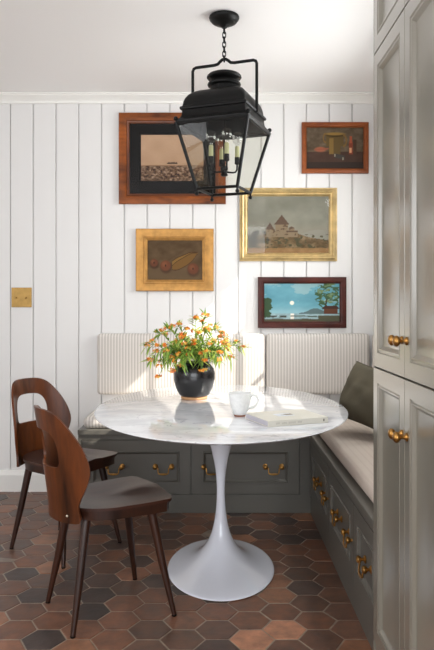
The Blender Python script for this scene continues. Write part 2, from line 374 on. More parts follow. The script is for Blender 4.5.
# ------------------------------------------------------------------ upholstery
def cushion(name, x0, x1, y0, y1, z0, z1, r, m, label, cat, group=None, puff=.012, origin=None):
    """rounded box, softly puffed; object origin at its base centre"""
    cx, cy, cz = (x0 + x1) / 2, (y0 + y1) / 2, z0
    b = MB(); b.box(x0 - cx, x1 - cx, y0 - cy, y1 - cy, 0, z1 - z0, r, 4)
    bmesh.ops.subdivide_edges(b.bm, edges=[e for e in b.bm.edges if e.calc_length() > .12], cuts=9, use_grid_fill=True)
    hx, hy, h = (x1 - x0) / 2, (y1 - y0) / 2, z1 - z0
    ds = sorted((hx * 2, hy * 2, h)); ax = [hx * 2, hy * 2, h].index(ds[0])
    for v in b.bm.verts:
        u = [v.co.x / hx, v.co.y / hy, (v.co.z - h / 2) / (h / 2)]
        o = [u[i] for i in range(3) if i != ax]
        k = max(0, 1 - abs(o[0]) ** 4) * max(0, 1 - abs(o[1]) ** 4)
        if ax == 2: v.co.z += puff * k * (u[2] > 0) * min(1, abs(u[2]))
        else: v.co[ax] += puff * k * u[ax] * (u[1] < 0 if ax == 1 else u[0] < 0)
    o = b.build(name, m, None, True, 60); o.location = (cx, cy, cz)
    tag(o, label, cat, group); return o
cushion('seat_cushion', -.765, 1.02, 3.785, 4.215, .4835, .548, .030, M_stripe, 'striped seat cushion on the back-wall bench, mostly behind the table', 'cushion', 'bench seat cushions')
cushion('seat_cushion', .552, 1.03, 2.20, 3.775, .4835, .548, .026, M_seat, 'pale beige seat cushion on the right-hand bench below the dark pillow', 'cushion', 'bench seat cushions', .01)
cushion('back_cushion', -.752, .312, 4.160, 4.231, .628, 1.012, .022, M_stripe, 'striped back cushion hung on the wall behind the flowers', 'cushion', 'striped back cushions', .006)
cushion('back_cushion', .318, .972, 4.160, 4.231, .628, 1.012, .022, M_stripe, 'striped back cushion in the bench corner below the moonlit lake picture', 'cushion', 'striped back cushions', .006)
m3 = stripe_mat('striped_ticking_side', (222, 216, 209), (190, 182, 175), .0188, 'Y')
cushion('back_cushion', .978, 1.046, 2.45, 4.155, .628, 1.012, .022, m3, 'striped back cushion on the side wall, a sliver beside the tall cabinet', 'cushion', 'striped back cushions', .006)
# dark pillow leaning in the corner
def pillow():
    n = 22; V = []; F = []
    for s in (1, -1):
        for i in range(n + 1):
            for j in range(n + 1):
                u = -1 + 2 * i / n; v = -1 + 2 * j / n
                k = (max(0, (1 - u * u)) * max(0, (1 - v * v))) ** .38
                e = 1 - .06 * (1 - v * v) * u * u; e2 = 1 - .06 * (1 - u * u) * v * v
                wr = .006 * math.sin(7 * v + 4 * u + 1) * k * (v < .2) + .005 * math.sin(13 * u - 5 * v) * (1 - abs(v)) * k
                V.append((u * .222 * e, s * (.105 * k + .004) + s * wr, v * .147 * e2))
    N1 = (n + 1) ** 2
    for i in range(n):
        for j in range(n):
            a = i * (n + 1) + j; F.append((a, a + n + 1, a + n + 2, a + 1)); F.append((N1 + a, N1 + a + 1, N1 + a + n + 2, N1 + a + n + 1))
    bd = [i * (n + 1) for i in range(n)] + [n * (n + 1) + j for j in range(n)] + [i * (n + 1) + n for i in range(n, 0, -1)] + [j for j in range(n, 0, -1)]
    for a, b in zip(bd, bd[1:] + bd[:1]): F.append((a, b, N1 + b, N1 + a))
    o = pmesh('pillow', V, F, M_pillow, smooth=True)
    mod(o, 'SUBSURF', levels=1, render_levels=1)
    o.rotation_euler = Euler((-19 * D2R, 9 * D2R, -58 * D2R), 'YXZ'); o.location = (.785, 3.18, .737)
    return tag(o, 'dark olive square pillow leaning in the corner of the right-hand bench', 'pillow')
pillow()

# ------------------------------------------------------------------ table
tb = thing('pedestal_table', 'oval white marble pedestal table with a white trumpet base', 'table', (.022, 3.009, 0))
m = MB(); RX, RY = .559, .802
prof = [(.0, .712), (.80, .712), (.93, .716), (.972, .7225), (.992, .7285), (1.0, .732), (.9985, .7342), (.994, .7352), (.5, .7352), (.0, .7352)]
m.rings([[(RX * k * math.cos(a), RY * k * math.sin(a), z) for a in np.linspace(0, 2 * PI, 97)[:-1]] for k, z in [(max(k, .001), z) for k, z in prof]], True, True)
m.build('tabletop', M_marble, tb, True, 25)
pr = [(.242, 0), (.2425, .004), (.240, .008), (.232, .0115), (.212, .0165), (.19, .0225), (.165, .031), (.14, .042), (.115, .057), (.092, .077), (.070, .103), (.052, .135), (.039, .17), (.029, .215), (.0215, .27), (.0185, .32), (.018, .365), (.0215, .42), (.028, .468), (.037, .51), (.047, .55), (.060, .60), (.074, .65), (.092, .711)]
m = MB(); loops = []
for r, z in pr:
    q = 1 + .463 * min(1, max(0, (r - .02) / .16)) if z < .3 else 1.0 + .2 * (z > .6)
    loops.append([(r * math.cos(a), r * q * math.sin(a), z) for a in np.linspace(0, 2 * PI, 65)[:-1]])
m.rings(loops, True, True); o = m.build('pedestal', M_lacq, tb, True, 50); mod(o, 'SUBSURF', levels=1, render_levels=2)
TZ = .7355

# ------------------------------------------------------------------ chairs
def chair(label, loc, rz, proto=None):
    if proto:
        t = dup(proto); t.location = loc; t.rotation_euler = (0, 0, rz); t['label'] = label; return t
    t = thing('bistro_chair', label, 'chair', loc, rz, 'walnut bistro chairs')
    # seat shell: round at the rear, square at the front, saddle dip and dropped front lip
    def seat_outline(k, n=64):
        pts = []
        R = .198
        raw = []
        for i in range(33):
            a = PI / 2 + PI * i / 32; raw.append((-.012 + R * math.cos(a) * .97, R * .93 * math.sin(a)))
        raw += [(.06, -.19), (.13, -.194), (.18, -.19), (.197, -.17), (.205, -.12), (.209, -.05), (.21, 0), (.209, .05), (.205, .12), (.197, .17), (.18, .19), (.13, .194), (.06, .19)]
        return [(x * k, y * k) for x, y in raw]
    def sz(x, y):
        z = .452 - .014 * math.exp(-((x + .03) ** 2 + (y * .8) ** 2) / .012) + .012 * max(0, min(1, (x + .02) / .12)) * math.exp(-(y / .05) ** 2) * .7
        if x > .11: z += -.25 * (x - .11) ** 2 + .004 * (x - .11) / .1
        return z
    m = MB(); ks = [.02, .2, .4, .6, .75, .87, .95, 1.0]
    top = [[(x, y, sz(x, y)) for x, y in seat_outline(k)] for k in ks]
    bot = [[(x, y, sz(x, y) - .011) for x, y in seat_outline(k)] for k in ks[::-1]]
    m.rings(top + bot, True, True); m.build('seat', M_seatwood, t, True, 50)
    # apron under the seat
    m = MB(); o1 = seat_outline(.955); o2 = seat_outline(.86)
    L = [[(x, y, sz(x, y) - .0115) for x, y in o1], [(x * .99, y * .99, .402) for x, y in o1], [(x, y, .402) for x, y in o2], [(x, y, sz(x, y) - .0115) for x, y in o2]]
    m.rings(L + [L[0]]); m.build('apron', M_legwood, t, True, 40)
    # back: plywood shell wrapped around a vertical cylinder, with an opening
    half = [(0, .815), (.06, .814), (.09, .809), (.118, .797), (.145, .772), (.174, .735), (.201, .69), (.219, .645), (.228, .60), (.218, .56), (.198, .52), (.176, .485), (.166, .46), (.168, .44), (.174, .42), (.172, .404), (.16, .398), (.08, .396), (0, .396)]
    hole = [(0, .737), (.05, .736), (.078, .727), (.098, .705), (.107, .675), (.108, .64), (.106, .615), (.098, .602), (.08, .598), (.04, .596), (0, .596)]
    C0 = (0, .665)
    def chaikin(P, it=3):
        for _ in range(it):
            Q = [P[0]]
            for a, b in zip(P, P[1:]): Q += [(a[0] * .75 + b[0] * .25, a[1] * .75 + b[1] * .25), (a[0] * .25 + b[0] * .75, a[1] * .25 + b[1] * .75)]
            P = Q + [P[-1]]
        return P
    half, hole = chaikin(half), chaikin(hole)
    def polar(h):
        P = np.array([(math.atan2(x - C0[0], z - C0[1]), math.hypot(x - C0[0], z - C0[1])) for x, z in h])
        return P
    H1, H2 = polar(half), polar(hole)
    NA = 144; R = .222; loops = []
    def rr(P, a): return float(np.interp(abs(a), P[:, 0], P[:, 1]))
    def place(tl, z, off):
        lean = .060 * max(0, (z - .42) / .39) ** 1.15; th = tl / R
        Rr = R + off
        return (-.004 - lean * (1 - .25 * abs(th)) - Rr * math.cos(th) * .97 + 0, Rr * math.sin(th) * .95, z)
    angs = [-PI + 2 * PI * k / NA for k in range(NA)]
    for off, ks in ((-.0, [0, .03, .15, .3, .45, .6, .75, .9, .985, 1]), (.0105, [1, .985, .9, .75, .6, .45, .3, .15, .03, 0])):
        for k in ks:
            lp = []
            for a in angs:
                r = rr(H2, a) * (1 - k) + rr(H1, a) * k
                lp.append(place(math.sin(a) * r, C0[1] + math.cos(a) * r, off))
            loops.append(lp)
    m = MB(); m.rings(loops + [loops[0]]); m.build('backrest', M_backwood, t, True, 50)
    bk = t.children[-1]
    for s in (-1, 1):
        m = MB(); p = place(s * .115, .424, .0105); n = Vector((p[0] + .004, p[1], 0)).normalized()
        m.sphere(p, .0055, 10, 6); m.build('screw', M_filament, bk, True)['label'] = 'small metal screw head'
    for s in (-1, 1):
        for x0, y0, x1, y1 in ((-.125, .105, -.195, .16), (.125, .125, .195, .192)):
            m = MB(); P = [Vector((x0, s * y0, .414)), Vector((x0 + (x1 - x0) * .5, s * (y0 + (y1 - y0) * .5), .2)), Vector((x1, s * y1, 0.006))]
            m.tube(P, [.0185, .0155, .0095], 14); lg = m.build('leg', M_legwood, t, True)
            m = MB(); m.lathe([(.0095, 0), (.01, .001), (.01, .006)], 12, (x1, s * y1, 0)); m.build('foot_cap', M_black, lg, True)
    return t
c1 = chair('walnut chair with the oval cut-out in the foreground, its outer back toward the viewer', (-.426, 2.61, 0), 30 * D2R)
c2 = chair('walnut chair farther left against the white panelling, its cut-out back facing the viewer', (-.752, 3.265, 0), -33 * D2R, c1)

# ------------------------------------------------------------------ things on the table
vz = thing('flower_pot', 'black glazed pot with bare clay foot holding orange flowers', 'vase', (-.107, 3.245, TZ))
m = MB(); m.lathe([(.062, .0115), (.075, .022), (.091, .055), (.101, .095), (.102, .125), (.096, .15), (.083, .165), (.078, .172), (.082, .178), (.078, .180), (.072, .176), (.072, .166), (.09, .14), (.094, .1), (.06, .03), (.001, .02)], 48)
m.build('pot_body', M_pot, vz, True, 60)
m = MB(); m.lathe([(.061, 0), (.064, .002), (.066, .008), (.0635, .0125), (.05, .0125)], 48); m.build('clay_foot', M_clay, vz, True)['label'] = 'unglazed tan clay foot'

def bouquet():
    t = thing('flower_bouquet', 'loose bouquet of orange butterfly weed with green leaves in black pot', 'flowers', (-.107, 3.245, TZ))
    base = Vector((0, 0, .06))
    def P(px, py, dY):
        Y = 3.245 + dY; return Vector(((px - 216) * Y / 660 + .107, dY, 1.2 - (py - 304) * Y / 660 - TZ))
    tips = [(147, 346, .02), (150, 361, -.06), (158, 378, -.1), (157, 333, .05), (168, 329, -.02), (178, 326, .08), (182, 338, -.06), (196, 319, .03), (205, 316, .06), (207, 331, -.05),
            (216, 328, .1), (224, 336, 0), (227, 346, -.08), (243, 348, .03), (231, 358, -.06), (180, 366, -.14), (207, 352, -.13), (193, 345, -.1), (166, 352, -.1), (214, 345, .1), (175, 346, .12), (198, 334, .14), (187, 358, -.13), (219, 361, -.12), (160, 362, .06),
            (203, 371, -.12), (172, 372, -.11)]
    oran = [(244, 146, 40), (248, 166, 56), (234, 120, 44), (250, 196, 92)]; gr = [(172, 196, 86), (150, 180, 72), (122, 158, 60), (198, 210, 104), (98, 138, 54)]
    for px, py, dY in tips:
        tip = P(px, py, dY); d = Vector((tip.x, tip.y, 0)); 
        mid = base + (tip - base) * .5; mid.z = max(mid.z, .17) + .05 + .05 * random.random() * (tip.z < .25)
        neck = Vector((max(-.05, min(.05, tip.x * .25)), max(-.05, min(.05, tip.y * .3)), .175))
        cp = [base + Vector((neck.x * .3, neck.y * .3, 0)), neck, mid.lerp(neck, .35), mid, tip.lerp(mid, .4) + Vector((0, 0, .02)), tip]
        # smooth path (Catmull-Rom)
        path = []
        for i in range(len(cp) - 1):
            p0, p1, p2, p3 = cp[max(i - 1, 0)], cp[i], cp[i + 1], cp[min(i + 2, len(cp) - 1)]
            for k in range(5):
                u = k / 5; path.append(.5 * ((2 * p1) + (p2 - p0) * u + (2 * p0 - 5 * p1 + 4 * p2 - p3) * u * u + (3 * p1 - p0 - 3 * p2 + p3) * u ** 3))
        path.append(tip)
        m = MB(); n = len(path); m.tube(path, [.0022 - .0010 * i / n for i in range(n)], 6)
        st = m.build('flowering_stem', M_stem, t, True)
        V, F, C = [], [], []
        def leaf(p, d, ln, w, c):
            d = d.normalized(); side = d.cross(Vector((random.uniform(-.4, .4), random.uniform(-.4, .4), 1))).normalized(); nrm = side.cross(d)
            b = len(V); prof = [(0, .1), (.2, .7), (.45, 1), (.7, .75), (1, .03)]
            for u, k in prof:
                q = p + d * ln * u - Vector((0, 0, 1)) * ln * .25 * u * u
                V.extend([q - side * w * k + nrm * w * .35 * k, q, q + side * w * k + nrm * w * .35 * k]); C.extend([c] * 3)
            for i in range(4):
                for j in range(2): F.append((b + i * 3 + j, b + i * 3 + j + 1, b + i * 3 + j + 4, b + i * 3 + j + 3))
        for i in range(7, n, 1):
            p = path[i]
            if p.z < .18: continue
            ax = (path[min(i + 1, n - 1)] - path[i - 1]).normalized()
            for r in range(3 if random.random() < .5 else 2):
                a = random.uniform(0, 2 * PI); q = ax.orthogonal().normalized(); q = Matrix.Rotation(a, 3, ax) @ q
                d = q + ax * random.uniform(.5, 1.2); c = np.array(lin(random.choice(gr))) * random.uniform(.8, 1.15)
                leaf(p, d, random.uniform(.034, .064), random.uniform(.0042, .0064), c)
        pmesh('leaves', V, F, M_leaf, st, cols=np.array(C), smooth=True)
        V, F, C = [], [], []
        def floret(c0, r, d, col):
            # five-petalled floret with a raised crown
            d = d.normalized(); q = d.orthogonal().normalized(); s2 = d.cross(q); b0 = len(V)
            for k in range(5):
                a = 2 * PI * k / 5; e = q * math.cos(a) + s2 * math.sin(a); g = q * math.cos(a + PI / 2) + s2 * math.sin(a + PI / 2)
                b = len(V); V.extend([c0, c0 + e * r * .6 + g * r * .32 - d * r * .1, c0 + e * r * 1.1 - d * r * .5, c0 + e * r * .6 - g * r * .32 - d * r * .1, c0 + e * r * .22 + d * r * .75, c0 + e * r * .3 + g * r * .2 + d * r * .1])
                C.extend([col] * 4 + [np.minimum(col * 1.25, 1)] * 2); F.extend([(b, b + 1, b + 2, b + 3), (b, b + 4, b + 5)])
        def bud(c0, r, col):
            b = len(V)
            V.extend([c0 + Vector((0, 0, r * 1.4)), c0 + Vector((r, 0, 0)), c0 + Vector((0, r, 0)), c0 + Vector((-r, 0, 0)), c0 + Vector((0, -r, 0)), c0 - Vector((0, 0, r * 1.2))]); C.extend([col] * 6)
            for k in range(4): F.extend([(b, b + 1 + k, b + 1 + (k + 1) % 4), (b + 5, b + 1 + (k + 1) % 4, b + 1 + k)])
        hot = random.random()
        for cl, (cc, sp) in enumerate(((tip, .017), (path[-4] + Vector((random.uniform(-.02, .02), random.uniform(-.02, .02), .014)), .014), (path[-7] + Vector((random.uniform(-.025, .025), random.uniform(-.025, .0), .016)), .013))):
            if cl == 2 and random.random() < .35: continue
            for k in range(13):
                v = Vector(RNG.normal(size=3)).normalized(); v.z = abs(v.z) * .8 + .1; p = cc + v * sp * 1.15 * random.uniform(.6, 1.1)
                if random.random() < (.72 if hot > .3 or cl else .3): floret(p, random.uniform(.0065, .0095), v, np.array(lin(random.choice(oran))) * random.uniform(.85, 1.1))
                else: bud(p, random.uniform(.0026, .004), np.array(lin(random.choice(gr + [(214, 140, 60), (190, 120, 60)]))))
        pmesh('blossoms', V, F, M_bloom, st, cols=np.array(C))
    return t
bouquet()

mg = thing('mug', 'white speckled stoneware mug on the marble table', 'mug', (.099, 2.74, TZ))
m = MB(); m.lathe([(.023, .006), (.028, .010), (.038, .034), (.0445, .062), (.0485, .094), (.0485, .096), (.0465, .0955), (.042, .062), (.035, .036), (.024, .014), (.001, .012)], 40); m.build('mug_body', M_mug, mg, True, 60)
m = MB(); m.lathe([(.0225, 0), (.0235, .001), (.0235, .006), (.02, .0062)], 32); m.build('mug_foot', M_mugfoot, mg, True)['label'] = 'bare terracotta foot ring'
m = MB(); a = -.12
m.tube([(r * math.cos(a), r * math.sin(a), z) for r, z in ((.045, .084), (.058, .089), (.070, .083), (.076, .068), (.071, .050), (.055, .037), (.036, .034))], [.006, .0055, .005, .005, .005, .0055, .006], 10)
m.build('handle', M_mug, mg, True)

bk = thing('book', 'cream cloth-bound book lying closed on the marble table', 'book', (.196, 2.49, TZ), 22 * D2R)
BW, BD, BT = .262, .205, .0225
m = MB(); m.box(0, BW, 0, BD, 0, .0022, .0006); m.box(0, BW, 0, BD, BT - .0022, BT, .0006); m.box(0, BW, -.0015, .002, 0, BT, .0008); m.build('cover', M_cover, bk)
m = MB(); m.box(.0012, BW - .0012, .002, BD - .004, .0022, BT - .0022); m.build('page_block', M_pages, bk)['label'] = 'pale lilac-grey page edges'
m = MB()
x = .035
for k, (n, w) in enumerate(((4, .0042), (5, .0042), (8, .0038), (6, .003))):
    for i in range(n):
        if i % 2: m.box(x, x + .0007, -.0021, -.0014, .008, .0145)
        else: m.box(x, x + w * .6, -.0021, -.0014, .008 + (i % 3) * .002, .0092 + (i % 3) * .002); m.box(x, x + .0007, -.0021, -.0014, .008, .0145)
        x += w * 1.05
    x += .007
m.build('spine_lettering', M_ink, bk)['kind'] = 'stuff'
m = MB(); m.box(BW - .022, BW - .017, -.0021, -.0014, .007, .016); m.build('spine_emblem', M_ink2, bk)
def cover_pic():
    V, F, C = [], [], []; n, k = 24, 16
    for i in range(n + 1):
        for j in range(k + 1):
            u, v = i / n, j / k; V.append((.085 + .075 * u, .075 + .06 * v, BT + .0005))
            c = (206, 210, 216) if v < .6 else (222, 224, 228)
            if u > .55 and .25 < v < .8: c = (120, 112, 92)
            elif abs(v - .45) < .12 and u > .3: c = (160, 160, 152)
            C.append(lin(c))
    for i in range(n):
        for j in range(k): a = i * (k + 1) + j; F.append((a, a + k + 1, a + k + 2, a + 1))
    pmesh('cover_photograph', V, F, attr_mat('cover_print', .5), bk, cols=np.array(C))
cover_pic()

# ------------------------------------------------------------------ pictures on the wall
def px2w(px, py, Y=YB): return ((px - 216) * Y / 660, 1.2 - (py - 304) * Y / 660)
def noise2(U, V, f, seed):
    r = np.random.default_rng(seed); out = np.zeros_like(U)
    for o in range(4):
        n = int(f * 2 ** o) + 2; g = r.random((n + 1, n + 1)); x = U * (n - 1); y = V * (n - 1); i = x.astype(int); j = y.astype(int); a = x - i; b = y - j
        a = a * a * (3 - 2 * a); b = b * b * (3 - 2 * b)
        out += (g[i, j] * (1 - a) * (1 - b) + g[i + 1, j] * a * (1 - b) + g[i, j + 1] * (1 - a) * b + g[i + 1, j + 1] * a * b) / 2 ** o
    return out / 1.875
def paint(fn, x0, x1, z0, z1, y, name, parent, rough=.45, n=150):
    k = max(20, int(n * (z1 - z0) / (x1 - x0))); U, V = np.meshgrid(np.linspace(0, 1, n + 1), np.linspace(0, 1, k + 1), indexing='ij')
    C = fn(U, V, (x1 - x0) / (z1 - z0)).reshape(-1, 3) / 255; C = np.where(C <= .04045, C / 12.92, ((np.maximum(C, 0) + .055) / 1.055) ** 2.4)
    P = np.c_[(x0 + U * (x1 - x0)).ravel(), np.full(U.size, y), (z0 + V * (z1 - z0)).ravel()]
    I = np.arange(n)[:, None] * (k + 1) + np.arange(k)[None, :]; F = np.stack([I, I + k + 1, I + k + 2, I + 1], -1).reshape(-1, 4)
    return pmesh(name, P, F, attr_mat(name + '_paint', rough, spec=.15), parent, cols=C)
def blend(A, c, mask): m = np.clip(mask, 0, 1)[..., None]; return A * (1 - m) + np.array(c, float) * m
def ell(U, V, cx, cy, rx, ry, soft=.15): d = np.hypot((U - cx) / rx, (V - cy) / ry); return np.clip((1 - d) / soft + .5, 0, 1)
def base(U, c): return np.ones(U.shape + (3,)) * np.array(c, float)
def p_ship(U, V, A):
    I = base(U, (170, 136, 106)); n = noise2(U, V, 3, 1)
    I = I + ((n - .5) * 26)[..., None] + (V * 14)[..., None]
    sea = V < .33; f = noise2(U, V ** .7, 26, 2); w = noise2(U * .999, V, 60, 3)
    s = base(U, (100, 74, 52)) + ((f - .5) * 190 + (w - .5) * 110)[..., None]
    I = np.where(sea[..., None], s, I); I = blend(I, (120, 86, 58), np.exp(-((V - .335) / .012) ** 2) * .6)
    I = blend(I, (52, 36, 26), ((np.abs(U - .50) < .085) & (np.abs(V - .385) < .014)) | ((np.abs(U - .50) < .07) & (np.abs(V - .405) < .012) & (np.sin(U * 260) > -.3)))
    return np.clip(I, 10, 250)
def p_fruit(U, V, A):
    n = noise2(U, V, 6, 4); I = base(U, (80, 60, 36)) + ((n - .5) * 34)[..., None]
    I = blend(I, (94, 74, 50), (V < .3) * .8); I = blend(I, (70, 48, 26), np.exp(-((V - (.42 + .9 * (U - .3))) / .03) ** 2) * (U > .3) * .35)
    for cx, cy, r, c in ((.12, .43, .07, (98, 54, 32)), (.33, .36, .095, (104, 58, 34)), (.83, .28, .10, (98, 54, 32))):
        I = blend(I, (58, 34, 18), ell(U, V, cx + .01, cy - .05, r * 1.12, r * 1.15 * A * .95, .4) * .6); I = blend(I, c, ell(U, V, cx, cy, r, r * A, .3)); I = blend(I, (128, 78, 48), ell(U, V, cx - .02, cy + .03, r * .45, r * .45 * A, .9) * .6)
        I = blend(I, (50, 28, 14), ell(U, V, cx, cy + .0, .012, .03, .5))
    for o, c in ((0, (122, 90, 40)), (-.11, (110, 78, 34))):
        t = (U - .45) / .47; cy = .42 + o * (1 - t) + .26 * t ** 1.4 * (t > 0); w = .10 * np.clip(1 - np.abs(2 * np.clip(t, 0, 1) - .9) ** 3, 0, 1) + .012
        I = blend(I, (70, 44, 18), (np.abs(V - cy) < w + .02) & (t > 0) & (t < 1)); I = blend(I, c, (np.abs(V - cy) < w) & (t > 0) & (t < 1))
    return np.clip(I, 8, 240)
def p_castle(U, V, A):
    n = noise2(U, V, 5, 5); I = base(U, (126, 124, 110)) + ((n - .5) * 30)[..., None]
    I = blend(I, (142, 134, 118), np.exp(-((V - .38) / .14) ** 2) * .6)
    I = blend(I, (140, 138, 128), (V < .36 + .05 * np.sin(U * 9) * (U > .6)) * (U > .55) * .5)
    hill = V < .30 + .10 * np.exp(-((U - .45) / .22) ** 2) - .16 * np.clip(U - .55, 0, 1); g = noise2(U, V, 14, 6)
    hc = base(U, (104, 84, 56)) + ((g - .5) * 110)[..., None]; I = np.where(hill[..., None], hc, I)
    I = blend(I, (72, 66, 42), (noise2(U, V, 20, 9) > .58) & (V < .33) & (V > .06)); I = blend(I, (150, 112, 70), (V < .09) * .8)
    I = blend(I, (66, 60, 44), (noise2(U, V, 12, 8) > .42) * (np.hypot((U - .15) / .12, (V - .25) / .16) < 1))
    stone = (128, 110, 86); roof = (86, 66, 52)
    for x0, x1, z0, z1 in ((.34, .50, .30, .51), (.23, .32, .28, .42), (.30, .62, .28, .38), (.5, .58, .3, .44)): I = blend(I, stone, (U > x0) & (U < x1) & (V > z0) & (V < z1))
    for cx, w, z0, z1 in ((.42, .095, .50, .67), (.275, .055, .41, .54), (.54, .05, .43, .47)): I = blend(I, roof, (V > z0) & (V < z1) & (np.abs(U - cx) < w * (1 - (V - z0) / (z1 - z0))))
    I = blend(I, roof, (U > .48) & (U < .62) & (V > .37) & (V < .40)); I = blend(I, (90, 70, 52), (V > .3) & (V < .5) & (U > .24) & (U < .6) & (noise2(U, V, 30, 10) > .64))
    return np.clip(I, 10, 245)
def p_moon(U, V, A):
    n = noise2(U, V, 4, 11); I = base(U, (104, 160, 174)) + ((n - .5) * 44)[..., None]
    I = blend(I, (188, 200, 192), (noise2(U * .6, V, 5, 12) > .56) * .45 * (V > .5))
    I = blend(I, (176, 206, 208), np.exp(-((V - .24) / .12) ** 2) * .5); I = blend(I, (250, 242, 220), ell(U, V, .37, .49, .028, .028 * A * .95, .4))
    w = V < .22; I = np.where(w[..., None], base(U, (150, 176, 180)) + ((noise2(U * .999, V, 30, 13) - .5) * 60)[..., None], I)
    I = blend(I, (92, 112, 112), (V > .2) & (V < .22 + .12 * np.exp(-((U - .68) / .12) ** 2) + .02 * noise2(U, V, 20, 14)) & (U > .46))
    I = blend(I, (246, 240, 226), (np.abs(U - .375) < .022) & (V < .22) & (V > .04)); I = blend(I, (86, 82, 64), (V < .05 + .05 * noise2(U, V, 8, 15)))
    I = blend(I, (70, 78, 58), (np.abs(V - (.15 - .2 * (U - .4) ** 2)) < .012) & (U > .35)); I = blend(I, (84, 84, 66), (V < .16) & (U > .72)); I = blend(I, (70, 74, 66), (np.abs(V - .14) < .03) & (U < .3) & (noise2(U, V, 20, 19) > .45))
    t = noise2(U, V, 13, 16); I = blend(I, (66, 92, 62), (np.hypot((U - .84) / .17, (V - .68) / .36) + (t - .5) * 1.1 < .95) & (t > .36)); I = blend(I, (112, 132, 92), (np.hypot((U - .85) / .15, (V - .75) / .28) + (t - .5) < .8) & (noise2(U, V, 24, 17) > .56))
    I = blend(I, (60, 82, 56), (np.hypot((U - .02) / .10, (V - .38) / .28) + (t - .5) < .9)); I = blend(I, (64, 50, 38), (np.abs(U - .80 - .04 * V) < .008) & (V > .2) & (V < .6))
    I = blend(I, (96, 60, 44), (U > .79) & (U < .97) & (V > .2) & (V < .36)); I = blend(I, (70, 46, 38), (V > .34) & (V < .41) & (np.abs(U - .88) < .12 - .5 * (V - .34)))
    return np.clip(I, 10, 250)
def p_copper(U, V, A):
    n = noise2(U, V, 9, 20); I = base(U, (92, 78, 62)) + ((n - .5) * 56)[..., None]
    I = blend(I, (62, 40, 32), (V < .42) * .75); I = blend(I, (42, 34, 30), (V < .17) * .7)
    I = blend(I, (92, 74, 42), (np.abs(U - .5) < .15 - .05 * (V < .55)) & (V > .35) & (V < .82)); I = blend(I, (60, 46, 24), ell(U, V, .5, .82, .16, .05, .4)); I = blend(I, (176, 140, 70), ell(U, V, .5, .84, .17, .035, .6) * .7)
    I = blend(I, (124, 98, 52), (np.abs(U - .44) < .035) & (V > .36) & (V < .74)); I = blend(I, (120, 92, 46), np.exp(-((np.hypot((U - .65) / .05, (V - .68) / .13) - 1) / .25) ** 2) * (U > .64)); I = blend(I, (120, 92, 46), np.exp(-((np.hypot((U - .34) / .04, (V - .74) / .1) - 1) / .25) ** 2) * (U < .35))
    I = blend(I, (150, 88, 64), ell(U, V, .25, .47, .10, .06, .5)); I = blend(I, (140, 80, 58), (np.abs(V - .48 - .1 * (U - .3)) < .016) & (U > .15) & (U < .39))
    I = blend(I, (126, 60, 42), (np.abs(U - .775) < .034) & (V > .35) & (V < .66)); I = blend(I, (160, 80, 54), (np.abs(U - .775) < .02) & (V > .62) & (V < .78)); I = blend(I, (206, 150, 110), (np.abs(U - .77) < .022) & (np.abs(V - .45) < .06))
    I = blend(I, (74, 54, 40), (np.abs(U - .85) < .03) & (V > .36) & (V < .7)); I = blend(I, (66, 62, 58), (np.abs(U - .58) < .09) & (np.abs(V - .30 + .3 * (U - .58)) < .05)); I = blend(I, (150, 140, 124), (np.abs(U - .50) < .012) & (np.abs(V - .33) < .03) | (np.abs(U - .64) < .01) & (np.abs(V - .25) < .03))
    return np.clip(I, 8, 240)
M_oak = wood('orange_oak', (56, 25, 8), (166, 88, 32), .38, 5, (.35, 1, .9), .05, .25); M_oakd = wood('dark_oak_lip', (60, 26, 10), (120, 62, 26), .35, 6, (.5, 1, .5), .2)
M_gold = mat('worn_gilt', (172, 126, 66), .42, metal=.6, noise=.22, nscale=25); M_gold2 = mat('bright_gilt', (200, 174, 122), .36, metal=.65, noise=.25, nscale=18)
M_mahog = wood('mahogany', (48, 18, 13), (92, 40, 29), .38, 6, (.4, 1, .6), .05, .25); M_copwood = wood('warm_cherry', (112, 54, 20), (160, 86, 40), .38, 6, (.4, 1, .6), .05, .25)
M_matb = mat('black_mat_board', (15, 15, 16), .95, spec=.05); M_pglass = glass_mat('picture_glass', (1, 1, 1), .03, .03)
